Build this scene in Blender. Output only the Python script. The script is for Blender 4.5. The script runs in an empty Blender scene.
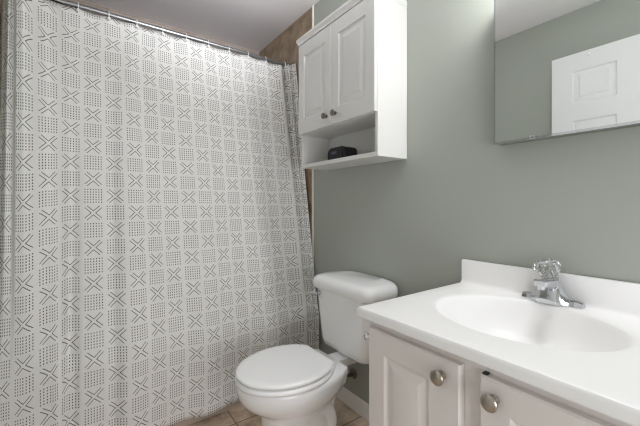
import bpy, bmesh, math, random
from mathutils import Vector, Matrix
random.seed(7)
PI = math.pi
SC = bpy.context.scene
COL = SC.collection

# ------------------------------------------------------------------ camera
CAM_Y, CAM_Z = -1.206, 1.104
cam = bpy.data.cameras.new('camera')
cam.sensor_width = 36.0
cam.lens = 331.16 / 640 * 36.0
cam.shift_y = -(213 - 205.455) / 640
cam.clip_start = 0.02
co = bpy.data.objects.new('camera', cam)
COL.objects.link(co)
co.location = (0.0, CAM_Y, CAM_Z)
# yaw: forward = (-cos a, sin a)
A = 0.624
co.rotation_euler = (PI / 2, 0, PI / 2 - A)
SC.camera = co

# ------------------------------------------------------------------ world, exposure, lights
w = bpy.data.worlds.new('world')
SC.world = w
w.use_nodes = True
w.node_tree.nodes['Background'].inputs[0].default_value = (0.90, 0.93, 1.0, 1)
w.node_tree.nodes['Background'].inputs[1].default_value = 0.35
SC.view_settings.view_transform = 'Standard'
SC.view_settings.look = 'None'
SC.view_settings.exposure = 0.33
SC.view_settings.gamma = 1.0
SC.view_settings.use_curve_mapping = False
SC.cycles.use_adaptive_sampling = False
SC.cycles.use_denoising = True
SC.cycles.denoising_prefilter = 'NONE'
SC.cycles.caustics_reflective = False
SC.cycles.caustics_refractive = False
SC.cycles.sample_clamp_indirect = 4.0
SC.cycles.max_bounces = 12
SC.cycles.diffuse_bounces = 6
SC.cycles.filter_width = 1.2

def area(name, loc, target, size, power, color=(1, 1, 1), sy=None):
    l = bpy.data.lights.new(name, 'AREA')
    l.energy = power; l.color = color; l.size = size
    if sy: l.shape = 'RECTANGLE'; l.size_y = sy
    o = bpy.data.objects.new(name, l); COL.objects.link(o)
    o.location = loc
    o.rotation_euler = (Vector(target) - Vector(loc)).to_track_quat('-Z', 'Y').to_euler()
    return o

FLASH_POWER, LOW_POWER, BOUNCE_POWER, VANITY_POWER = 4.2, 13.6, 1.6, 74.0
fl_ = area('ceiling_bounce_light', (-0.22, -0.55, 2.06), (-1.15, -0.55, 2.384), 0.3, FLASH_POWER, (0.965, 0.985, 1.05), 0.3)
fl_.data.spread = math.radians(60)
area('hall_low_light', (0.92, -0.80, 0.85), (-1.0, -0.75, 0.8), 1.3, LOW_POWER, (0.965, 0.985, 1.05), 0.9)
area('bounce_light', (0.25, -0.95, 1.95), (0.15, -0.95, 2.384), 0.4, BOUNCE_POWER, (0.965, 0.985, 1.05), 0.4)

# ------------------------------------------------------------------ helpers
def srgb(r, g, b):
    f = lambda c: (c / 255 / 12.92) if c / 255 <= 0.04045 else ((c / 255 + 0.055) / 1.055) ** 2.4
    return (f(r), f(g), f(b), 1)

def mat(name, rgb, rough=0.5, metal=0.0, spec=0.5, noise=0.0, nscale=20.0, bump=0.0, bscale=200.0, coat=0.0):
    m = bpy.data.materials.new(name); m.use_nodes = True
    nt = m.node_tree; b = nt.nodes['Principled BSDF']
    b.inputs['Base Color'].default_value = rgb
    b.inputs['Roughness'].default_value = rough
    b.inputs['Metallic'].default_value = metal
    b.inputs['Specular IOR Level'].default_value = spec
    b.inputs['Coat Weight'].default_value = coat
    tc = nt.nodes.new('ShaderNodeTexCoord')
    if noise:
        n = nt.nodes.new('ShaderNodeTexNoise'); n.inputs['Scale'].default_value = nscale
        n.inputs['Detail'].default_value = 4
        nt.links.new(tc.outputs['Object'], n.inputs['Vector'])
        mx = nt.nodes.new('ShaderNodeMixRGB'); mx.blend_type = 'MIX'
        mx.inputs[1].default_value = tuple(c * (1 - noise) for c in rgb[:3]) + (1,)
        mx.inputs[2].default_value = tuple(min(1, c * (1 + noise)) for c in rgb[:3]) + (1,)
        nt.links.new(n.outputs['Fac'], mx.inputs[0])
        nt.links.new(mx.outputs[0], b.inputs['Base Color'])
    if bump:
        n2 = nt.nodes.new('ShaderNodeTexNoise'); n2.inputs['Scale'].default_value = bscale
        nt.links.new(tc.outputs['Object'], n2.inputs['Vector'])
        bp = nt.nodes.new('ShaderNodeBump'); bp.inputs['Strength'].default_value = bump
        bp.inputs['Distance'].default_value = 0.002
        nt.links.new(n2.outputs['Fac'], bp.inputs['Height'])
        nt.links.new(bp.outputs[0], b.inputs['Normal'])
    return m

def tile_mat(name, axes, size, off, cols, grout, gw=0.004, rough=0.35, nscale=9.0, bump=0.3):
    """stone tile: square grid on the two object axes given, mottled colour, own tone per tile"""
    m = bpy.data.materials.new(name); m.use_nodes = True
    nt = m.node_tree; b = nt.nodes['Principled BSDF']; L = nt.links.new
    tc = nt.nodes.new('ShaderNodeTexCoord'); sp = nt.nodes.new('ShaderNodeSeparateXYZ')
    L(tc.outputs['Object'], sp.inputs[0])
    def M(op, a, bb=None):
        n = nt.nodes.new('ShaderNodeMath'); n.operation = op
        for i, v in enumerate((a, bb)):
            if v is None: continue
            if isinstance(v, (int, float)): n.inputs[i].default_value = v
            else: L(v, n.inputs[i])
        return n.outputs[0]
    masks = []; ids = []
    for ax, o in zip(axes, off):
        s = M('DIVIDE', M('SUBTRACT', sp.outputs[ax], o), size)
        fr = M('FRACT', s); ids.append(M('FLOOR', s))
        masks.append(M('MULTIPLY', M('MINIMUM', fr, M('SUBTRACT', 1.0, fr)), size))
    edge = M('LESS_THAN', M('MINIMUM', masks[0], masks[1]), gw / 2)
    cmb = nt.nodes.new('ShaderNodeCombineXYZ'); L(ids[0], cmb.inputs[0]); L(ids[1], cmb.inputs[1])
    wn = nt.nodes.new('ShaderNodeTexWhiteNoise'); L(cmb.outputs[0], wn.inputs['Vector'])
    n = nt.nodes.new('ShaderNodeTexNoise'); n.inputs['Scale'].default_value = nscale; n.inputs['Detail'].default_value = 8
    n.inputs['Roughness'].default_value = 0.65
    L(tc.outputs['Object'], n.inputs['Vector'])
    f = M('ADD', n.outputs['Fac'], M('MULTIPLY', M('SUBTRACT', wn.outputs['Value'], 0.5), 0.16))
    r = nt.nodes.new('ShaderNodeValToRGB'); L(f, r.inputs[0])
    r.color_ramp.elements[0].position = 0.34; r.color_ramp.elements[0].color = cols[0]
    r.color_ramp.elements[1].position = 0.68; r.color_ramp.elements[1].color = cols[-1]
    if len(cols) > 2:
        e = r.color_ramp.elements.new(0.5); e.color = cols[1]
    mx = nt.nodes.new('ShaderNodeMixRGB'); L(edge, mx.inputs[0]); L(r.outputs[0], mx.inputs[1]); mx.inputs[2].default_value = grout
    L(mx.outputs[0], b.inputs['Base Color'])
    b.inputs['Roughness'].default_value = rough
    bp = nt.nodes.new('ShaderNodeBump'); bp.inputs['Strength'].default_value = bump; bp.inputs['Distance'].default_value = 0.003
    L(M('SUBTRACT', n.outputs['Fac'], edge), bp.inputs['Height']); L(bp.outputs[0], b.inputs['Normal'])
    return m

WALL = mat('sage_green_paint', srgb(162, 166, 157), 0.42, noise=0.012, nscale=3, bump=0.06, bscale=350)
CEIL = mat('ceiling_white_paint', srgb(236, 233, 234), 0.8, noise=0.01, nscale=4)
TRIM = mat('white_trim_paint', srgb(236, 234, 231), 0.4, noise=0.01)
BULL = mat('glazed_edge_tile', srgb(226, 218, 206), 0.3, noise=0.03, nscale=15)
CABW = mat('white_thermofoil', srgb(218, 217, 214), 0.33, noise=0.01, nscale=8)
VANW = mat('warm_white_thermofoil', srgb(226, 220, 216), 0.33, noise=0.012, nscale=8)
DOORW = mat('white_door_paint', srgb(224, 224, 224), 0.45, noise=0.01)
MARBLE = mat('cultured_marble', srgb(245, 244, 243), 0.36, noise=0.012, nscale=6)
PORC = mat('white_porcelain', srgb(246, 246, 246), 0.08, noise=0.006, nscale=5, coat=0.5)
SEATP = mat('white_seat_plastic', srgb(250, 250, 250), 0.22, noise=0.006, nscale=5)
CHROME = mat('chrome', srgb(212, 214, 217), 0.08, 1.0, noise=0.02, nscale=30)
RODM = mat('satin_chrome', srgb(150, 150, 152), 0.30, 1.0, noise=0.03, nscale=30)
NICKEL = mat('brushed_nickel', srgb(176, 168, 158), 0.28, 1.0, noise=0.08, nscale=60, bump=0.05, bscale=600)
PEWTER = mat('dark_pewter', srgb(138, 132, 126), 0.3, 1.0, noise=0.08, nscale=60)
BLACK = mat('black_plastic', srgb(20, 20, 24), 0.5, noise=0.1, nscale=80)
BLACKMESH = mat('black_grille', srgb(28, 28, 34), 0.7, noise=0.25, nscale=400, bump=0.4, bscale=900)
LED = mat('grey_print', srgb(70, 74, 92), 0.5, noise=0.02)
STEEL = mat('painted_steel_case', srgb(122, 121, 114), 0.5, noise=0.02)
HOSE = mat('braided_steel', srgb(120, 118, 114), 0.4, 0.9, noise=0.3, nscale=500)
PLAST = mat('clear_white_plastic', srgb(232, 232, 230), 0.25, noise=0.01)
TUBM = mat('tub_enamel', srgb(200, 184, 168), 0.2, noise=0.01)
MIRR = mat('mirror_silver', (0.86, 0.88, 0.87, 1), 0.015, 1.0, noise=0.002)
FLOORT = tile_mat('brown_floor_tile', (0, 1), 0.33, (-1.28, -0.57), [srgb(160, 138, 118), srgb(204, 182, 160), srgb(230, 212, 192)], srgb(130, 112, 97), 0.007)
TILE_BACK = tile_mat('beige_stone_tile', (1, 2), 0.33, (-0.41, 0.065), [srgb(152, 139, 128), srgb(166, 154, 143), srgb(176, 165, 155)], srgb(136, 125, 116), 0.004, nscale=7)
TILE_SIDE = tile_mat('brown_stone_tile', (0, 2), 0.33, (-1.747, 0.065), [srgb(126, 106, 86), srgb(156, 136, 112), srgb(180, 162, 140)], srgb(154, 138, 118), 0.003, nscale=12)

def acrylic_mat():
    m = bpy.data.materials.new('clear_acrylic'); m.use_nodes = True
    b = m.node_tree.nodes['Principled BSDF']
    b.inputs['Base Color'].default_value = (0.97, 0.98, 0.98, 1)
    b.inputs['Roughness'].default_value = 0.03
    b.inputs['IOR'].default_value = 1.49
    b.inputs['Transmission Weight'].default_value = 0.97
    return m
ACRYL = acrylic_mat()

def lamp_mat(strength, col=(.985, .99, 1.0, 1)):
    m = bpy.data.materials.new('glowing_lamp_glass'); m.use_nodes = True
    b = m.node_tree.nodes['Principled BSDF']
    b.inputs['Base Color'].default_value = (0.95, 0.95, 0.95, 1)
    b.inputs['Emission Color'].default_value = col
    b.inputs['Emission Strength'].default_value = strength
    return m

def curtain_mat():
    m = bpy.data.materials.new('printed_cotton_curtain'); m.use_nodes = True
    nt = m.node_tree; b = nt.nodes['Principled BSDF']; L = nt.links.new
    uv = nt.nodes.new('ShaderNodeUVMap'); uv.uv_map = 'print'
    sp = nt.nodes.new('ShaderNodeSeparateXYZ'); L(uv.outputs[0], sp.inputs[0])
    def M(op, a, bb=None, c=None):
        n = nt.nodes.new('ShaderNodeMath'); n.operation = op
        for i, v in enumerate((a, bb, c)):
            if v is None: continue
            if isinstance(v, (int, float)): n.inputs[i].default_value = v
            else: L(v, n.inputs[i])
        return n.outputs[0]
    U, V = sp.outputs[0], sp.outputs[1]
    iu, iv = M('FLOOR', U), M('FLOOR', V)
    p, q = M('SUBTRACT', M('FRACT', U), 0.5), M('SUBTRACT', M('FRACT', V), 0.5)
    par = M('MODULO', M('ADD', M('ADD', iu, iv), 200.0), 2.0)      # 0: star, 1: dots
    ps, qs = M('MULTIPLY', p, 1.1), M('MULTIPLY', q, 1.0)
    d1 = M('MULTIPLY', M('ADD', ps, qs), 0.7071); d2 = M('MULTIPLY', M('SUBTRACT', ps, qs), 0.7071)
    def arm(along, across):
        al = M('ABSOLUTE', along)
        on = M('MULTIPLY', M('GREATER_THAN', al, 0.06), M('LESS_THAN', al, 0.52))
        ln = M('LESS_THAN', M('ABSOLUTE', M('SUBTRACT', M('ABSOLUTE', across), 0.078)), 0.018)
        return M('MULTIPLY', on, ln)
    star = M('MAXIMUM', arm(d1, d2), arm(d2, d1))
    # dots: 8 x 7 short dashes
    px = M('MULTIPLY', M('ADD', p, 0.43), 7 / 0.86); qy = M('MULTIPLY', M('ADD', q, 0.45), 6 / 0.90)
    inb = M('MULTIPLY', M('LESS_THAN', M('ABSOLUTE', p), 0.43), M('LESS_THAN', M('ABSOLUTE', q), 0.45))
    dx = M('ABSOLUTE', M('SUBTRACT', M('FRACT', px), 0.5)); dy = M('ABSOLUTE', M('SUBTRACT', M('FRACT', qy), 0.5))
    dots = M('MULTIPLY', inb, M('MULTIPLY', M('LESS_THAN', dx, 0.18), M('LESS_THAN', dy, 0.24)))
    ink = M('ADD', M('MULTIPLY', star, M('SUBTRACT', 1.0, par)), M('MULTIPLY', dots, par))
    tc = nt.nodes.new('ShaderNodeTexCoord')
    n = nt.nodes.new('ShaderNodeTexNoise'); n.inputs['Scale'].default_value = 300; L(tc.outputs['Object'], n.inputs['Vector'])
    mx0 = nt.nodes.new('ShaderNodeMixRGB'); L(n.outputs['Fac'], mx0.inputs[0])
    mx0.inputs[1].default_value = srgb(224, 223, 219); mx0.inputs[2].default_value = srgb(236, 235, 232)
    mx = nt.nodes.new('ShaderNodeMixRGB'); L(ink, mx.inputs[0]); L(mx0.outputs[0], mx.inputs[1])
    mx.inputs[2].default_value = srgb(78, 76, 71)
    L(mx.outputs[0], b.inputs['Base Color'])
    b.inputs['Roughness'].default_value = 0.85
    b.inputs['Specular IOR Level'].default_value = 0.2
    bp = nt.nodes.new('ShaderNodeBump'); bp.inputs['Strength'].default_value = 0.08; bp.inputs['Distance'].default_value = 0.001
    L(n.outputs['Fac'], bp.inputs['Height']); L(bp.outputs[0], b.inputs['Normal'])
    return m
CURT = curtain_mat()

def link(name, bm, m, parent=None, smooth=True, angle=35):
    me = bpy.data.meshes.new(name)
    bmesh.ops.recalc_face_normals(bm, faces=bm.faces)
    bm.to_mesh(me); bm.free()
    o = bpy.data.objects.new(name, me); COL.objects.link(o)
    me.materials.append(m)
    if smooth:
        me.polygons.foreach_set('use_smooth', [True] * len(me.polygons))
        bm2 = bmesh.new(); bm2.from_mesh(me)
        for e in bm2.edges:
            if len(e.link_faces) == 2 and e.calc_face_angle(0) > math.radians(angle): e.smooth = False
        bm2.to_mesh(me); bm2.free()
    if parent:
        o.parent = parent
        o.matrix_parent_inverse = Matrix.Translation(-parent.location)
    return o

def thing(name, label, cat, loc, group=None):
    o = bpy.data.objects.new(name, None); COL.objects.link(o)
    o.location = loc; o.empty_display_size = 0.05
    o['label'] = label; o['category'] = cat
    if group: o['group'] = group
    return o

def tag(o, label, cat, group=None):
    o['label'] = label; o['category'] = cat
    if group: o['group'] = group
    return o

def struct(o):
    o['kind'] = 'structure'; return o

def box(bm, x0, x1, y0, y1, z0, z1, bev=0.0, seg=2):
    vs = [bm.verts.new(p) for p in ((x0, y0, z0), (x1, y0, z0), (x1, y1, z0), (x0, y1, z0), (x0, y0, z1), (x1, y0, z1), (x1, y1, z1), (x0, y1, z1))]
    fs = [bm.faces.new([vs[i] for i in f]) for f in ((0, 3, 2, 1), (4, 5, 6, 7), (0, 1, 5, 4), (1, 2, 6, 5), (2, 3, 7, 6), (3, 0, 4, 7))]
    if bev:
        es = {e for f in fs for e in f.edges}
        bmesh.ops.bevel(bm, geom=list(es), offset=bev, segments=seg, profile=0.5, affect='EDGES')
    return bm

def boxo(name, dims, m, parent=None, bev=0.0, seg=2):
    return link(name, box(bmesh.new(), *dims, bev, seg), m, parent)

def loft(bm, rings, cap0=True, cap1=True, closed=True):
    R = [[bm.verts.new(p) for p in r] for r in rings]
    n = len(R[0])
    for a, b in zip(R[:-1], R[1:]):
        for i in range(n if closed else n - 1):
            j = (i + 1) % n
            bm.faces.new((a[i], a[j], b[j], b[i]))
    if cap0: bm.faces.new(list(reversed(R[0])))
    if cap1: bm.faces.new(R[-1])
    return R

def frame(d):
    d = Vector(d).normalized()
    u = d.cross(Vector((0, 0, 1)))
    if u.length < 1e-3: u = Vector((1, 0, 0))
    u.normalize(); return u, d.cross(u).normalized()

def tube(bm, pts, rad, n=16):
    pts = [Vector(p) for p in pts]
    rads = rad if isinstance(rad, (list, tuple)) else [rad] * len(pts)
    rings = []; pu = None
    for i, p in enumerate(pts):
        d = (pts[min(i + 1, len(pts) - 1)] - pts[max(i - 1, 0)]).normalized()
        if pu is None: u, v = frame(d)
        else:
            u = (pu - d * pu.dot(d)).normalized(); v = d.cross(u)
        pu = u
        rings.append([p + rads[i] * (math.cos(2 * PI * k / n) * u + math.sin(2 * PI * k / n) * v) for k in range(n)])
    loft(bm, rings)

def lathe(bm, base, axis, prof, n=32, flats=None):
    """prof: list of (distance along axis, radius)"""
    base = Vector(base); axis = Vector(axis).normalized(); u, v = frame(axis)
    rings = []
    for h, r in prof:
        ring = []
        for k in range(n):
            rr = r
            if flats: rr = r * (1 + 0.055 * (1 if k % 2 else -1))
            ring.append(base + axis * h + rr * (math.cos(2 * PI * k / n) * u + math.sin(2 * PI * k / n) * v))
        rings.append(ring)
    loft(bm, rings)

def smooth_path(pts, n=8):
    P = [Vector(p) for p in pts]; out = []
    P = [P[0] * 2 - P[1]] + P + [P[-1] * 2 - P[-2]]
    for i in range(1, len(P) - 2):
        for k in range(n):
            t = k / n
            out.append(0.5 * ((2 * P[i]) + (-P[i - 1] + P[i + 1]) * t + (2 * P[i - 1] - 5 * P[i] + 4 * P[i + 1] - P[i + 2]) * t * t + (-P[i - 1] + 3 * P[i] - 3 * P[i + 1] + P[i + 2]) * t ** 3))
    out.append(P[-2]); return out

def rrect(x0, x1, y0, y1, r, z, n=6):
    """rounded rectangle ring in plan"""
    pts = []
    for cx, cy, a0 in ((x1 - r, y1 - r, 0), (x0 + r, y1 - r, PI / 2), (x0 + r, y0 + r, PI), (x1 - r, y0 + r, 1.5 * PI)):
        for k in range(n + 1):
            a = a0 + k / n * PI / 2
            pts.append((cx + r * math.cos(a), cy + r * math.sin(a), z))
    return pts

def panel_slab(bm, x0, x1, z0, z1, yf, t, panels, steps, edge=0.0, sgn=-1):
    """door slab, front face at y=yf facing sgn*y, back at yf - sgn*t; panels = rectangles sunk with nested ring steps (inset, depth)"""
    xs = sorted({x0, x1} | {p[0] for p in panels} | {p[1] for p in panels})
    zs = sorted({z0, z1} | {p[2] for p in panels} | {p[3] for p in panels})
    Y = lambda d: yf - sgn * d
    def rect(a, b, c, d, dep): return [bm.verts.new(p) for p in ((a, Y(dep), c), (b, Y(dep), c), (b, Y(dep), d), (a, Y(dep), d))]
    vd = {}
    def gv(x, z):
        if (x, z) not in vd:
            xx = x + (edge if x == x0 else 0) - (edge if x == x1 else 0)
            zz = z + (edge if z == z0 else 0) - (edge if z == z1 else 0)
            vd[(x, z)] = bm.verts.new((xx, Y(0), zz))
        return vd[(x, z)]
    for i in range(len(xs) - 1):
        for j in range(len(zs) - 1):
            cx, cz = (xs[i] + xs[i + 1]) / 2, (zs[j] + zs[j + 1]) / 2
            if any(p[0] < cx < p[1] and p[2] < cz < p[3] for p in panels): continue
            bm.faces.new((gv(xs[i], zs[j]), gv(xs[i + 1], zs[j]), gv(xs[i + 1], zs[j + 1]), gv(xs[i], zs[j + 1])))
    for (a, b, c, d) in panels:
        # ring of boundary grid verts
        prev = None
        bx = [x for x in xs if a <= x <= b]; bz = [z for z in zs if c <= z <= d]
        rg = [gv(x, c) for x in bx] + [gv(b, z) for z in bz[1:]] + [gv(x, d) for x in reversed(bx[:-1])] + [gv(a, z) for z in reversed(bz[1:-1])]
        if len(rg) == 4: prev = rg
        else: prev = [gv(a, c), gv(b, c), gv(b, d), gv(a, d)]
        for ins, dep in steps:
            r = rect(a + ins, b - ins, c + ins, d - ins, dep)
            for k in range(4): bm.faces.new((prev[k], prev[(k + 1) % 4], r[(k + 1) % 4], r[k]))
            prev = r
        bm.faces.new(prev)
    # border edges: rounded edge then back
    ring = [(x, z0) for x in xs] + [(x1, z) for z in zs[1:]] + [(x, z1) for x in reversed(xs[:-1])] + [(x0, z) for z in reversed(zs[1:-1])]
    prev = [gv(*p) for p in ring]
    for dep in (([edge] if edge else []) + [t]):
        cur = [bm.verts.new((p[0], Y(dep), p[1])) for p in ring]
        for k in range(len(ring)):
            j = (k + 1) % len(ring)
            bm.faces.new((prev[k], prev[j], cur[j], cur[k]))
        prev = cur
    bm.faces.new(prev)

def copy_tree(o, parent=None, delta=(0, 0, 0)):
    c = o.copy(); COL.objects.link(c)
    if parent: c.parent = parent; c.matrix_parent_inverse = o.matrix_parent_inverse.copy()
    else: c.location = Vector(o.location) + Vector(delta)
    for ch in o.children: copy_tree(ch, c)
    return c

# ------------------------------------------------------------------ room
XB, XT, HC = -2.543, -1.747, 2.384          # tub back wall, tile edge, ceiling
YB = -1.524                                  # wall opposite the mirror
XR = 0.95
struct(boxo('floor', (XB - .1, XR + .1, YB - .1, 0.1, -0.06, 0), FLOORT))
struct(boxo('ceiling', (XB - .1, XR + .1, YB - .1, 0.1, HC, HC + 0.06), CEIL))
struct(boxo('wall_mirror_side', (XT, XR + .1, 0, 0.1, 0, HC), WALL))
struct(boxo('wall_tub_end', (XB, XT, 0, 0.1, 0, HC), TILE_SIDE))
struct(boxo('wall_tub_back', (XB - .1, XB, YB - .1, 0.1, 0, HC), TILE_BACK))
struct(boxo('wall_opposite', (XB, XR + .1, YB - .1, YB, 0, HC), WALL))
struct(boxo('wall_shower_end', (XB, XT, YB, YB + .006, 0, HC), TILE_SIDE))
struct(boxo('wall_hall', (XR, XR + .1, YB, 0, 0, HC), WALL))
struct(boxo('wall_door_stub', (-0.095, 0.02, YB, -1.462, 0, HC), WALL))
struct(boxo('trim_1', (XT - 0.006, XT + 0.007, -0.010, 0, 0.0, HC), BULL, bev=0.003))
# baseboard with a rounded shoe, as a profile swept along the wall
def baseboard(x0, x1):
    prof = [(0, 0), (-.017, 0), (-.0165, .008), (-.012, .016), (-.011, .020), (-.011, .062), (-.008, .070), (-.004, .0755), (0, .076)]
    bm = bmesh.new()
    loft(bm, [[(x, y, z) for y, z in prof] for x in (x0, x1)])
    return struct(link('baseboard_mirror_side', bm, TRIM))
baseboard(XT + 0.007, XR)

# ------------------------------------------------------------------ bathtub
tb = thing('bathtub', 'white alcove bathtub behind the patterned shower curtain', 'bathtub', (-2.13, -0.765, 0))
bm = bmesh.new()
TX0, TX1, TY0, TY1, TZ = XB + .003, -1.735, -1.516, -0.003, 0.385
rings = []
for ins, z, r in ((0, 0.002, .01), (0, TZ - .02, .012), (.006, TZ - .006, .014), (.02, TZ, .02), (.065, TZ, .09), (.08, TZ - .012, .1), (.10, .2, .12), (.14, .09, .13), (.2, .06, .12)):
    rings.append(rrect(TX0 + ins, TX1 - ins, TY0 + ins, TY1 - ins, r, z))
loft(bm, rings)
link('tub_shell', bm, TUBM, tb)
bm = bmesh.new(); lathe(bm, (-2.13, -1.2, 0.06), (0, 0, 1), [(0, .03), (.004, .03), (.006, .025)], 24)
link('drain', bm, CHROME, tb)

# ------------------------------------------------------------------ rod, curtain and rings
RX, RZ = -2.035, 2.094
rod = thing('curtain_rod', 'chrome shower curtain rod spanning the tub alcove below the ceiling', 'curtain rod', (RX, -0.765, RZ))
bm = bmesh.new(); tube(bm, [(RX, -1.505, RZ), (RX, -0.018, RZ)], 0.0125, 20)
link('pole', bm, RODM, rod)
for y, s in ((-1.518, 1), (0, -1)):
    bm = bmesh.new(); lathe(bm, (RX, y, RZ), (0, s, 0), [(0.0, .026), (.004, .026), (.008, .019), (.022, .0155), (.03, .0145)], 24)
    link('end_flange', bm, RODM, rod)

CW, CHT = 0.084, 0.0783
COLY = [-1.247, -1.162, -1.076, -0.988, -0.908, -0.831, -0.739, -0.656, -0.571, -0.49, -0.4, -0.328, -0.242, -0.152]
CTOP, CBOT = RZ - 0.0135, 0.045
def sstep(a, b, x):
    t = min(1, max(0, (x - a) / (b - a))); return t * t * (3 - 2 * t)
def base_x(z):
    if z > 0.42: return RX + (z - CTOP) / (0.42 - CTOP) * (RX * 0 + (-1.702 - RX))
    return -1.702
def u_to_y(u):
    """print column coordinate -> resting y"""
    i = u - 0.5
    if i < 0: return COLY[0] + i * 0.087
    if i >= 13: return COLY[13] + (i - 13) * 0.083
    k = int(i); return COLY[k] + (COLY[k + 1] - COLY[k]) * (i - k)
def bump(y, c, wd): return math.exp(-((y - c) / wd) ** 2)
def curtain_pt(u, z):
    y = u_to_y(u)
    dn = (CTOP - z) / (CTOP - CBOT)
    f = 0.0
    # broad soft folds that open towards the hem
    f += (0.004 + 0.010 * dn) * math.sin(2 * PI * (y + 0.05) / 0.34 + 0.4 * dn)
    f += 0.004 * math.sin(2 * PI * y / 0.168 + 1.0 + 0.8 * dn) * (0.5 + 0.5 * dn)
    f += -0.030 * bump(y, -1.255 + 0.03 * (1 - dn), 0.030) * sstep(0.05, 0.7, dn)
    f += -0.012 * bump(y, -1.085, 0.022) * sstep(0.0, 0.4, dn)
    f += -0.012 * bump(y, -0.955, 0.022) * (1 - 0.6 * dn)
    # scallops between the rings near the top
    f += 0.006 * math.cos(2 * PI * (y + 0.08) / 0.127) * (1 - sstep(0, 0.12, dn))
    # gathered pleats at both ends
    yy = y
    zz = z - 0.003 * (1 - sstep(0, .05, dn)) * (0.5 - 0.5 * math.cos(2 * PI * (y + 0.08) / 0.127))
    x = base_x(zz) + f
    if u < 0.5:                      # the free end swings out towards the room
        i = 0
        while i < len(PE) - 2 and u > PE[i + 1][0]: i += 1
        t = (u - PE[i][0]) / (PE[i + 1][0] - PE[i][0])
        e = PE[i][2] + (PE[i + 1][2] - PE[i][2]) * (t * t * (3 - 2 * t))
        a0 = bear(base_x(zz), COLY[0])
        b0 = [a0 + q[1] + q[3] * dn for q in PE]
        bearing = b0[i] + (b0[i + 1] - b0[i]) * t
        e *= sstep(-0.01, 0.05, dn)
        x = base_x(zz) * (1 - e) - 1.700 * e + f * sstep(-0.6, 0.5, u)
        kk = bearing
        yy = max(CAM_Y - x * (math.sin(A) + math.cos(A) * kk) / (math.cos(A) - math.sin(A) * kk), -1.510)
    if u > UG:
        k = min((u - UG) / (U1 - UG) * (len(PL) - 1), len(PL) - 1 - 1e-6); i = int(k); t = k - i
        p0, p1, p2, p3 = [PL[min(max(j, 0), len(PL) - 1)] for j in (i - 1, i, i + 1, i + 2)]
        cr = lambda a, b, c, d: 0.5 * (2 * b + (c - a) * t + (2 * a - 5 * b + 4 * c - d) * t * t + (3 * b - a - 3 * c + d) * t ** 3)
        ox, yy = cr(p0[0], p1[0], p2[0], p3[0]), cr(p0[1], p1[1], p2[1], p3[1])
        amp = edge_amp(zz)
        x = base_x(zz) + f * (1 - sstep(UG, UG + .5, u)) + ox * amp
    if zz < 0.45: x = max(x, -1.726 + 0.03 * sstep(0.38, 0.45, zz) * 0)
    return Vector((x, yy, zz))
def bear(x, y): return (math.sin(A) * x + math.cos(A) * (y - CAM_Y)) / (-math.cos(A) * x + math.sin(A) * (y - CAM_Y))
PE = [(-3.4, -.208, .55, -.035), (-2.9, -.200, .75, -.03), (-2.45, -.186, .90, -.02), (-2.1, -.172, .86, -.01), (-1.9, -.165, .98, 0), (-1.5, -.147, 1.0, .008), (-0.5, -.073, .42, .020), (0.5, 0, 0, 0)]
def swing(u):
    if u >= .5: return 0.0
    if u < -1.5: return 1.0
    return .42 * sstep(.5, -.5, u) if u > -.5 else .42 + .58 * sstep(-.5, -1.5, u)
UG = 13.6
EA = [(0.0, .040), (.28, .040), (.64, .036), (1.35, .058), (1.74, .080), (2.0, .095), (2.2, .085)]
def edge_amp(z):
    for (a, va), (b, vb) in zip(EA[:-1], EA[1:]):
        if z <= b: return (va + (vb - va) * max(0, (z - a) / (b - a))) / .088
    return EA[-1][1] / .088
U0, U1 = -3.4, 15.6
PL = [(0.0, -0.1436), (0.004, -0.118), (0.010, -0.094), (0.004, -0.074), (-0.030, -0.066), (-0.034, -0.058), (0.020, -0.050), (0.048, -0.043), (0.030, -0.034), (0.024, -0.030), (0.060, -0.024), (0.088, -0.016)]
bm = bmesh.new(); uvl = bm.loops.layers.uv.new('print')
NU, NZ = 330, 90
grid = []
for i in range(NU + 1):
    u = U0 + (U1 - U0) * i / NU
    grid.append([(bm.verts.new(curtain_pt(u, CTOP + (CBOT - CTOP) * j / NZ)), u, (CTOP + (CBOT - CTOP) * j / NZ - 1.305) / CHT + 0.5 + 40 + 0.45 * swing(u)) for j in range(NZ + 1)])
for i in range(NU):
    for j in range(NZ):
        q = (grid[i][j], grid[i][j + 1], grid[i + 1][j + 1], grid[i + 1][j])
        f = bm.faces.new([a[0] for a in q])
        for lp, a in zip(f.loops, q): lp[uvl].uv = (a[1] + 40, a[2])
cur = link('shower_curtain', bm, CURT, None, True, 180)
sm = cur.modifiers.new('thickness', 'SOLIDIFY'); sm.thickness = 0.0012
tag(cur, 'off-white shower curtain printed with grey stars and dotted squares', 'shower curtain')

ORD = ['first', 'second', 'third', 'fourth', 'fifth', 'sixth', 'seventh', 'eighth', 'ninth', 'tenth', 'eleventh', 'twelfth']
ring0 = None
for k in range(12):
    y = -1.474 + k * 0.1275 if k < 11 else -0.05
    if ring0 is None:
        ring0 = thing('curtain_ring', '', 'curtain ring', (RX, y, RZ), 'curtain rings on the chrome rod')
        bm = bmesh.new()
        pts = [(RX + 0.0165 * math.cos(a), y, RZ - 0.004 + 0.0195 * math.sin(a)) for a in [2 * PI * i / 28 for i in range(29)]]
        tube(bm, pts, 0.0026, 8)
        link('hoop', bm, PLAST, ring0)
        bm = bmesh.new(); lathe(bm, (RX + 0.014, y, RZ - 0.028), (1, 0, 0.1), [(0, .007), (.004, .0085), (.008, .006)], 16)
        link('button', bm, PLAST, ring0)
        r = ring0
    else:
        r = copy_tree(ring0, None, (0, y - ring0.location.y, 0))
    r['label'] = '%s white curtain ring from the left along the chrome rod' % ORD[k] if k < 11 else 'white curtain ring at the rod end next to the brown tile'

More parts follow.
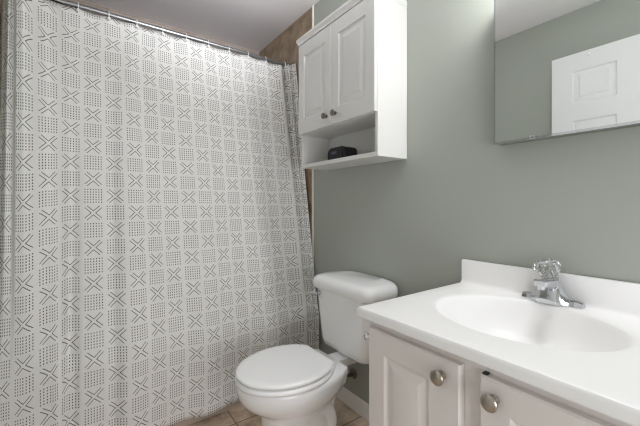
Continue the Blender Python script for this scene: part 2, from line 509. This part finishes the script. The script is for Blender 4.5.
# small white hook on the shower wall beside the curtain
hk = thing('wall_hook', 'small white hook on the brown tile at the far left edge', 'hook', (-2.12, -1.518, 1.83))
bm = bmesh.new(); lathe(bm, (-2.12, -1.518, 1.83), (0, 1, 0), [(0, .022), (.005, .022), (.008, .017)], 20)
link('mount', bm, PLAST, hk)
bm = bmesh.new(); tube(bm, smooth_path([(-2.12, -1.511, 1.83), (-2.12, -1.497, 1.826), (-2.12, -1.487, 1.815), (-2.12, -1.484, 1.828)], 5), [.006] * 15 + [.007], 10)
link('prong', bm, PLAST, hk)

# ------------------------------------------------------------------ wall cabinet over the toilet
CX0, CX1, CD = -1.596, -0.994, -0.189
ZB, ZS, ZD, ZT = 1.315, 1.500, 1.512, 2.005
wc = thing('wall_cabinet', 'white two-door wall cabinet with open shelf hung above the toilet', 'cabinet', (-1.29, 0, ZB))
bm = bmesh.new()
box(bm, CX0, CX0 + .016, CD, -.001, ZB, ZT, .0012, 1)
box(bm, CX1 - .016, CX1, CD, -.001, ZB, ZT, .0012, 1)
box(bm, CX0 + .016, CX1 - .016, CD, -.001, ZT - .016, ZT)
box(bm, CX0 + .016, CX1 - .016, CD + .001, -.001, ZS, ZS + .016)
link('body', bm, CABW, wc)
boxo('back_panel', (CX0 + .016, CX1 - .016, -.006, -.001, ZB + .02, ZT - .016), CABW, wc)
boxo('shelf', (CX0 + .016, CX1 - .016, CD + .0005, -.006, ZB, ZB + .02), CABW, wc, .001, 1)
bm = bmesh.new()   # crown moulding
cprof = [(CD - .002, ZT), (CD - .020, ZT), (CD - .022, ZT + .004), (CD - .025, ZT + .010), (CD - .032, ZT + .016), (CD - .035, ZT + .018), (CD - .035, ZT + .028), (CD - .032, ZT + .032), (-.001, ZT + .032), (-.001, ZT)]
loft(bm, [[(x, y, z) for y, z in cprof] for x in (CX0, CX1)])
link('crown_moulding', bm, CABW, wc, True, 20)
CSTEP = [(.003, .006), (.010, .008), (.014, .0075), (.036, .0015), (.038, .0005)]
MID = -1.293
kn = None
for (a, b, kx) in ((CX0 + .001, MID - .0015, MID - .038), (MID + .0015, CX1 - .001, MID + .034)):
    bm = bmesh.new()
    panel_slab(bm, a, b, ZS + .002, ZT - .003, CD - .019, .018, [(a + .054, b - .054, ZS + .078, ZT - .072)], CSTEP, .003)
    d = link('door', bm, CABW, wc, True, 20)
    bm = bmesh.new(); lathe(bm, (kx, CD - .019, 1.551), (0, -1, 0), [(0, .009), (.003, .009), (.005, .0055), (.012, .0055), (.015, .013), (.020, .0155), (.024, .0145), (.027, .009), (.028, .003)], 24)
    k = link('knob', bm, PEWTER, d)
    k['label'] = 'dark pewter knob'

# black smart speaker on the shelf
sp = thing('speaker', 'small black rounded speaker on the wall cabinet open shelf', 'speaker', (-1.30, -.10, ZB + .02))
def xz_ring(x0, x1, z0, z1, r, y, n=6): return [(p[0], y, p[1]) for p in rrect(x0, x1, z0, z1, r, 0, n)]
def flat_cap(bm, x0, x1, z0, z1, y0, y1, rt, rb):
    def ring(y, ins):
        pts = []
        for cx, cz, a0, r in ((x1 - rt, z1 - rt, 0, rt), (x0 + rt, z1 - rt, PI / 2, rt), (x0 + rb, z0 + rb, PI, rb), (x1 - rb, z0 + rb, 1.5 * PI, rb)):
            for k in range(7):
                a = a0 + k / 6 * PI / 2; rr = max(r - ins, .001)
                pts.append((cx + rr * math.cos(a), y, cz + rr * math.sin(a)))
        return pts
    loft(bm, [ring(y0, .006), ring(y0 + (y1 - y0) * .03, .002), ring(y0 + (y1 - y0) * .08, 0), ring(y0 + (y1 - y0) * .92, 0), ring(y1, .006)])
SX0, SX1, SZ0, SZ1 = -1.394, -1.258, ZB + .021, ZB + .088
bm = bmesh.new(); flat_cap(bm, SX0, SX1, SZ0, SZ1, -.155, -.06, .03, .008); link('housing', bm, BLACK, sp)
bm = bmesh.new(); flat_cap(bm, SX0 + .008, SX1 - .008, SZ0 + .008, SZ1 - .008, -.1585, -.153, .024, .006); link('grille', bm, BLACKMESH, sp)
bm = bmesh.new(); flat_cap(bm, -1.352, -1.312, SZ0 + .030, SZ0 + .044, -.160, -.1575, .005, .005); link('badge', bm, LED, sp)

# ------------------------------------------------------------------ medicine cabinet with mirror, and the lamp above it
MX0, MX1, MY, MZ0, MZ1 = -0.577, -0.172, -0.050, 1.314, 1.820
mc = thing('medicine_cabinet', 'mirrored medicine cabinet with thin metal edge above the sink', 'medicine cabinet', (-.352, 0, MZ0))
boxo('case', (MX0 + .002, MX1 - .002, MY + .006, -.001, MZ0 + .001, MZ1), STEEL, mc, .001, 1)
boxo('mirror_door', (MX0 + .0035, MX1 - .0035, MY, MY + .005, MZ0 + .007, MZ1 - .004), MIRR, mc)
bm = bmesh.new()
box(bm, MX0, MX0 + .0032, MY - .0012, MY + .012, MZ0, MZ1); box(bm, MX1 - .0032, MX1, MY - .0012, MY + .012, MZ0, MZ1)
box(bm, MX0 + .0032, MX1 - .0032, MY - .0012, MY + .012, MZ1 - .0035, MZ1); box(bm, MX0 + .0032, MX1 - .0032, MY - .0012, MY + .012, MZ0, MZ0 + .0065)
link('metal_edge', bm, CHROME, mc)
bm = bmesh.new(); box(bm, -.466, -.446, MY - .004, MY - .0012, MZ0 + .001, MZ0 + .011, .001, 1)
for sx in (-.461, -.451): lathe(bm, (sx, MY - .004, MZ0 + .0065), (0, -1, 0), [(0, .003), (.0015, .003), (.002, .002)], 12)
link('catch', bm, CHROME, mc)

LZ = 1.99
vl = thing('vanity_light', 'three-globe chrome light bar on the wall above the mirror', 'lamp', (-.352, 0, LZ))
bm = bmesh.new(); box(bm, -.53, -.174, -.03, -.001, LZ - .035, LZ + .035, .008, 3); link('back_bar', bm, CHROME, vl)
GL = lamp_mat(VANITY_POWER)
for gx in (-.455, -.352, -.249):
    bm = bmesh.new(); lathe(bm, (gx, -.03, LZ), (0, -1, 0), [(0, .03), (.008, .03), (.022, .022)], 24); link('socket', bm, CHROME, vl)
    bm = bmesh.new(); bmesh.ops.create_uvsphere(bm, u_segments=24, v_segments=14, radius=.045, matrix=Matrix.Translation((gx, -.092, LZ)))
    link('globe', bm, GL, vl)

# ------------------------------------------------------------------ white panel door standing open against the far wall
DX0, DX1, DYF, DZ1 = -0.883, -0.108, -1.421, 2.062
dr = struct(thing('door_1', 'white six-panel door standing open along the opposite wall', 'door', (DX1, DYF, 0)))
bm = bmesh.new()
W0, W1 = DX0, DX1
pc = [(W0 + .113, W0 + .329), (W1 - .329, W1 - .113)]
pz = [(1.749, 1.950), (1.04, 1.638), (.24, .87)]
PST = [(.007, .007), (.012, .0075), (.036, .002), (.038, .0)]
panel_slab(bm, W0, W1, .012, DZ1, DYF, .035, [(a, b, c, d) for a, b in pc for c, d in pz], PST, .001, sgn=1)
link('door_leaf', bm, DOORW, dr, True, 20)
bm = bmesh.new()
lathe(bm, (DX0 + .065, DYF, .95), (0, 1, 0), [(0, .032), (.006, .032), (.01, .014), (.035, .012), (.040, .022), (.050, .026), (.058, .018), (.060, .005)], 28)
link('door_handle', bm, NICKEL, dr)
for hz in (.25, 1.05, 1.82):
    bm = bmesh.new(); tube(bm, [(DX1 + .005, DYF + .004, hz - .045), (DX1 + .005, DYF + .004, hz + .045)], .006, 12); link('hinge', bm, NICKEL, dr)
bm = bmesh.new(); lathe(bm, (-.681, DYF, 2.032), (0, 1, 0), [(0, .010), (.003, .010), (.006, .006), (.016, .006), (.020, .009), (.024, .007)], 16)
link('peg', bm, PLAST, dr)

# ------------------------------------------------------------------ vanity cabinet
VX0, VX1, VF = -0.700, -0.066, -0.519
ZC0, ZC1 = 0.782, 0.811
va = thing('bathroom_vanity', 'white two-door vanity cabinet under the sink top', 'vanity cabinet', ((VX0 + VX1) / 2, -.26, 0))
bm = bmesh.new()
box(bm, VX0, VX0 + .016, VF + .018, -.019, .0, ZC0 - .001)
box(bm, VX1 - .016, VX1, VF + .018, -.019, .0, ZC0 - .001)
box(bm, VX0 + .016, VX1 - .016, VF + .018, -.019, .09, .105)
link('body', bm, VANW, va)
bm = bmesh.new()
box(bm, VX0, VX0 + .045, VF, VF + .018, .085, ZC0 - .001); box(bm, VX1 - .045, VX1, VF, VF + .018, .085, ZC0 - .001)
box(bm, -.415, -.355, VF, VF + .018, .13, ZC0 - .05)
box(bm, VX0 + .045, VX1 - .045, VF, VF + .018, ZC0 - .05, ZC0 - .001); box(bm, VX0 + .045, VX1 - .045, VF, VF + .018, .085, .13)
link('face_frame', bm, VANW, va)
boxo('toe_kick', (VX0 + .016, VX1 - .016, VF + .07, VF + .085, .0, .09), VANW, va)
VSTEP = [(.006, .004), (.010, .0055), (.013, .006), (.032, .001), (.034, .0003)]
for i, (a, b, kx) in enumerate(((-.690, -.407, -.449), (-.363, -.080, -.332))):
    bm = bmesh.new()
    panel_slab(bm, a, b, .10, .755, VF - .020, .019, [(a + .060, b - .078, .16, .696)], VSTEP, .004)
    d = link('door', bm, VANW, va, True, 20)
    bm = bmesh.new(); lathe(bm, (kx, VF - .020, .718), (0, -1, 0), [(0, .010), (.002, .010), (.004, .0065), (.014, .006), (.017, .013), (.020, .0165), (.024, .0170), (.027, .0150), (.029, .010), (.030, .003)], 32)
    k = link('knob', bm, NICKEL, d); k['label'] = 'round brushed nickel knob'
boxo('bumper', (-.361, -.351, VF - .012, VF - .0005, .7552, .758), BLACK, va)

# toilet paper holder on the vanity side
tp = thing('toilet_paper_holder', 'chrome paper holder post on the vanity side next to the toilet tank', 'paper holder', (VX0, -.45, .70))
for y in (-.505, -.375):
    bm = bmesh.new(); lathe(bm, (VX0, y, .708), (-1, 0, 0), [(0, .016), (.004, .016), (.008, .010), (.026, .008), (.030, .0105), (.033, .0105), (.036, .008), (.037, .003)], 24)
    link('post', bm, CHROME, tp)
bm = bmesh.new(); tube(bm, [(VX0 - .034, -.492, .708), (VX0 - .034, -.388, .708)], .008, 16); link('roller', bm, PLAST, tp)

# ------------------------------------------------------------------ sink top
vt = thing('sink_top', 'glossy white sink top with moulded oval basin and backsplash', 'sink', (-.385, -.28, ZC0))
TX0, TX1, TYF, TYB = -0.718, -0.052, -0.557, -0.001
BCX, BCY, BA, BB = -.4035, -.266, .220, .184
N = 96
corn = [math.atan2(y - BCY, x - BCX) % (2 * PI) for x in (TX0, TX1) for y in (TYF, TYB)]
angs = [2 * PI * i / N for i in range(N)]
for c in corn:
    k = min(range(N), key=lambda i: abs(angs[i] - c)); angs[k] = c
def el(s, z, dx=0, dy=0): return [(BCX + dx + BA * s * math.cos(a), BCY + dy + BB * s * math.sin(a), z) for a in angs]
def rc(ins, z):
    out = []
    for a in angs:
        c, s = math.cos(a), math.sin(a); t = 1e9
        for lim, cc, comp in ((TX1 - ins, BCX, c), (TX0 + ins, BCX, c), (TYB - ins, BCY, s), (TYF + ins, BCY, s)):
            if abs(comp) > 1e-9:
                q = (lim - cc) / comp
                if q > 0: t = min(t, q)
        out.append((BCX + t * c, BCY + t * s, z))
    return out
def mixr(a, b, t): return [tuple(p[i] + (q[i] - p[i]) * t for i in range(3)) for p, q in zip(a, b)]
bm = bmesh.new()
e0, r0 = el(1.10, ZC1), rc(.008, ZC1)
loft(bm, [el(1.0, ZC1 - .0035), el(1.02, ZC1 - .0012), el(1.05, ZC1), e0, mixr(e0, r0, .5), r0, rc(.003, ZC1 - .0015), rc(.0005, ZC1 - .006), rc(0, ZC1 - .010), rc(0, ZC0 + .004), rc(.004, ZC0), rc(.03, ZC0)], False, False)
link('counter', bm, MARBLE, vt, True, 40)
bm = bmesh.new()
prof = [(1.0, .0035), (.985, .007), (.97, .014), (.95, .026), (.91, .045), (.84, .068), (.72, .092), (.56, .110), (.38, .121), (.20, .127), (.10, .130)]
loft(bm, [el(s, ZC1 - d, 0, (1 - s) * .02) for s, d in prof], False, True)
link('basin', bm, MARBLE, vt, True, 60)
bm = bmesh.new()
bprof = [(-.001, ZC1 - .002), (-.001, .893), (-.004, .8965), (-.016, .8965), (-.020, .893), (-.0205, .826), (-.0215, .818), (-.0245, .8135), (-.0285, .8115), (-.031, ZC1 - .0005)]
loft(bm, [[(x, y, z) for y, z in bprof] for x in (TX0 + .003, TX0 + .0055, TX1 - .0055, TX1 - .003)])
link('backsplash', bm, MARBLE, vt, True, 40)
bm = bmesh.new(); lathe(bm, (BCX, BCY + .018, ZC1 - .130), (0, 0, 1), [(0, .024), (.002, .024), (.004, .018), (.003, .014), (.006, .012)], 24); link('drain', bm, CHROME, vt)

# ------------------------------------------------------------------ faucet
FX, FY, FZ = -.405, -.046, ZC1 + .0005
fc = thing('faucet', 'chrome single-handle faucet with clear acrylic knob on the sink top', 'faucet', (FX, FY, FZ))
bm = bmesh.new()   # base: low wings rising to a tent-like body, lofted along x
rings = []
half = [(-.081, .008, .012, .009), (-.079, .015, .015, .010), (-.066, .018, .017, .011), (-.052, .019, .019, .012), (-.045, .022, .023, .013), (-.036, .031, .031, .013), (-.029, .044, .034, .013), (-.022, .055, .036, .013), (-.012, .060, .037, .013), (0, .061, .037, .013)]
for dx, h, hf, hb in half + [(-a, b_, c_, d_) for a, b_, c_, d_ in reversed(half[:-1])]:
    x = FX + dx
    rings.append([(x, FY - hf, FZ), (x, FY - hf * .97, FZ + h * .35), (x, FY - hf * .80, FZ + h * .80), (x, FY - hf * .5, FZ + h), (x, FY + hb * .45, FZ + h), (x, FY + hb * .85, FZ + h * .82), (x, FY + hb, FZ + h * .4), (x, FY + hb, FZ)])
loft(bm, rings); link('base', bm, CHROME, fc, True, 28)
bm = bmesh.new()   # spout
rings = []
for dy, zc, hh, hw in ((0.005, .052, .014, .021), (-.02, .056, .014, .021), (-.046, .062, .012, .019), (-.068, .066, .0105, .0175), (-.087, .0675, .0095, .0165), (-.092, .067, .0075, .014)):
    rings.append([(p[0], FY + dy, p[1]) for p in rrect(FX - hw, FX + hw, FZ + zc - hh, FZ + zc + hh, min(hh, hw) * .4, 0, 3)])
loft(bm, rings); sp_ = link('spout', bm, CHROME, fc, True, 35)
bm = bmesh.new(); lathe(bm, (FX, FY - .078, FZ + .059), (0, 0, -1), [(0, .0105), (.010, .0105), (.011, .008)], 20); link('aerator', bm, CHROME, sp_)
kax = Vector((-.17, -.30, 1)).normalized(); kb = Vector((FX, FY, FZ + .058))
bm = bmesh.new(); lathe(bm, kb, kax, [(0, .022), (.008, .020), (.012, .013), (.020, .0105)], 24); link('stem', bm, CHROME, fc)
bm = bmesh.new(); lathe(bm, kb, kax, [(.013, .012), (.015, .020), (.030, .023), (.036, .029), (.046, .0345), (.056, .0345), (.064, .030), (.069, .022), (.071, .012)], 20, True); kn_ = link('handle', bm, ACRYL, fc, True, 12)
kn_['label'] = 'clear faceted acrylic knob'
bm = bmesh.new(); lathe(bm, kb, kax, [(.0705, .011), (.073, .011), (.0745, .008)], 20); link('cap', bm, CHROME, kn_)

# ------------------------------------------------------------------ toilet
TC = -1.229
to = thing('toilet', 'white two-piece toilet with closed lid between curtain and vanity', 'toilet', (TC, -.36, 0))
RIM = .392
def outline(yf, ym, hw, yb, hwb, rc_, z, n=72, ys=-.285):
    pts = []
    for k in range(25):                                   # right half, front tip to the back centre
        a = -PI / 2 + k / 24 * PI / 2
        pts.append((hw * math.cos(a), ym + (ym - yf) * math.sin(a)))
    y1 = max(ym + .02, min(yb - rc_, ys))
    pm = math.acos(min(1, hwb / hw))
    for k in range(1, 11):
        a = k / 10 * pm
        pts.append((hw * math.cos(a), ym + (y1 - ym) * (math.sin(a) / math.sin(pm) if pm > 1e-3 else k / 10)))
    for k in range(9):
        a = k / 8 * PI / 2
        pts.append((hwb - rc_ + rc_ * math.cos(a), yb - rc_ + rc_ * math.sin(a)))
    pts.append((0, yb))
    d = [0]
    for p, q in zip(pts[:-1], pts[1:]): d.append(d[-1] + math.hypot(q[0] - p[0], q[1] - p[1]))
    half = []
    m = n // 2
    for i in range(m + 1):
        s = d[-1] * i / m; k = 0
        while k < len(d) - 2 and d[k + 1] < s: k += 1
        t = (s - d[k]) / max(d[k + 1] - d[k], 1e-9)
        half.append((pts[k][0] + (pts[k + 1][0] - pts[k][0]) * t, pts[k][1] + (pts[k + 1][1] - pts[k][1]) * t))
    return [(TC + x, y, z) for x, y in half] + [(TC - x, y, z) for x, y in reversed(half[1:-1])]
bm = bmesh.new()
rings = [outline(-.615, -.46, .124, -.22, .105, .04, .001), outline(-.615, -.46, .124, -.22, .105, .04, .018), outline(-.602, -.46, .112, -.25, .095, .04, .03),
         outline(-.604, -.46, .110, -.275, .082, .04, .10), outline(-.606, -.46, .110, -.285, .082, .04, .18), outline(-.612, -.46, .115, -.28, .086, .04, .243),
         outline(-.622, -.46, .125, -.275, .090, .04, .264), outline(-.652, -.46, .144, -.268, .10, .035, .283), outline(-.684, -.465, .160, -.262, .112, .03, .307), outline(-.702, -.465, .172, -.256, .123, .022, .332),
         outline(-.710, -.465, .1765, -.250, .118, .014, .354, ys=-.268), outline(-.712, -.465, .178, -.248, .120, .012, .374, ys=-.265), outline(-.710, -.465, .176, -.249, .119, .012, .387, ys=-.265), outline(-.704, -.465, .171, -.252, .116, .010, RIM, ys=-.267)]
loft(bm, rings)
for s in (-1, 1):   # trapway relief
    tube(bm, smooth_path([(TC + s * .050, -.56, .13), (TC + s * .066, -.51, .17), (TC + s * .074, -.43, .235), (TC + s * .074, -.365, .235), (TC + s * .070, -.325, .18), (TC + s * .066, -.33, .10), (TC + s * .066, -.335, .01)], 5), [.036] * 31, 14)
loft(bm, [rrect(TC - h, TC + h, -.30, -.05, .02, z) for h, z in ((.030, .340), (.042, .352), (.042, .386))])
link('bowl', bm, PORC, to, True, 60)
for s in (-1, 1):
    bm = bmesh.new(); lathe(bm, (TC + s * .098, -.33, .015), (0, 0, 1), [(0, .016), (.012, .016), (.020, .012), (.024, .005)], 18); link('bolt_cap', bm, PORC, to)
bm = bmesh.new()   # seat ring under the lid
so = lambda ins, z: outline(-.717 + ins, -.490, .182 - ins, -.314 - ins, .108 - ins * .5, .005, z, 96, ys=-.320 - ins)
loft(bm, [so(.012, RIM + .001), so(.003, RIM + .004), so(0, RIM + .010), so(.003, RIM + .019), so(.010, RIM + .0215)])
link('seat', bm, SEATP, to, True, 60)
bm = bmesh.new()
lo_ = lambda ins, z: outline(-.714 + ins, -.490, .179 - ins, -.322 - ins, .108 - ins * .5, .004, z, 96, ys=-.327 - ins)
loft(bm, [lo_(.014, RIM + .0265), lo_(.004, RIM + .028), lo_(0, RIM + .034), lo_(.002, RIM + .040), lo_(.010, RIM + .0445), lo_(.03, RIM + .0455), lo_(.10, RIM + .047)])
link('lid', bm, SEATP, to, True, 60)
for s in (-1, 1):
    bm = bmesh.new(); box(bm, TC + s * .066 - .022, TC + s * .066 + .020, -.318, -.296, RIM, RIM + .022, .006, 3); link('hinge', bm, SEATP, to)
bm = bmesh.new()   # tank
rings = [rrect(TC - hw, TC + hw, yf, -.022, r, z, 8) for hw, yf, r, z in
         ((.130, -.165, .05, .388), (.158, -.190, .055, .391), (.170, -.200, .055, .402), (.176, -.205, .05, .43), (.190, -.211, .048, .55), (.200, -.216, .045, .684))]
loft(bm, rings); link('tank', bm, PORC, to, True, 60)
bm = bmesh.new()
rings = [rrect(TC - hw, TC + hw, yf, -.016, r, z, 8) for hw, yf, r, z in
         ((.198, -.216, .045, .684), (.213, -.228, .05, .682), (.221, -.232, .05, .690), (.222, -.232, .05, .712), (.218, -.228, .05, .729), (.205, -.215, .05, .742), (.182, -.19, .05, .748), (.12, -.14, .04, .7505))]
loft(bm, rings); link('tank_lid', bm, PORC, to, True, 60)
bm = bmesh.new()   # flush lever on the tank front, left end
lathe(bm, (TC - .150, -.213, .657), (0, -1, 0), [(0, .012), (.006, .012), (.010, .008), (.018, .007)], 18)
tube(bm, [(TC - .145, -.232, .657), (TC - .160, -.236, .657), (TC - .182, -.239, .655), (TC - .198, -.239, .653)], [.007, .008, .009, .008], 12)
fl = link('flush_lever', bm, CHROME, to); fl['label'] = 'chrome flush lever'
# supply valve on the wall
sv = thing('shutoff_valve', 'small metal shutoff valve with hose on the wall below the tank', 'valve', (-1.362, 0, .185))
bm = bmesh.new(); lathe(bm, (-1.362, -.0, .185), (0, -1, 0), [(0, .028), (.003, .028), (.008, .010), (.05, .008)], 20); link('escutcheon', bm, PEWTER, sv)
bm = bmesh.new(); lathe(bm, (-1.362, -.058, .172), (0, 0, 1), [(0, .011), (.03, .011), (.034, .008), (.045, .008)], 16); link('valve_body', bm, PEWTER, sv)
bm = bmesh.new(); lathe(bm, (-1.362, -.062, .185), (0, -1, 0), [(0, .006), (.012, .006), (.014, .018), (.022, .018), (.024, .012)], 16); link('handle', bm, PEWTER, sv)
bm = bmesh.new(); tube(bm, smooth_path([(-1.362, -.058, .217), (-1.360, -.058, .27), (-1.350, -.066, .33), (-1.335, -.080, .3835)], 6), .006, 10); link('hose', bm, HOSE, sv)
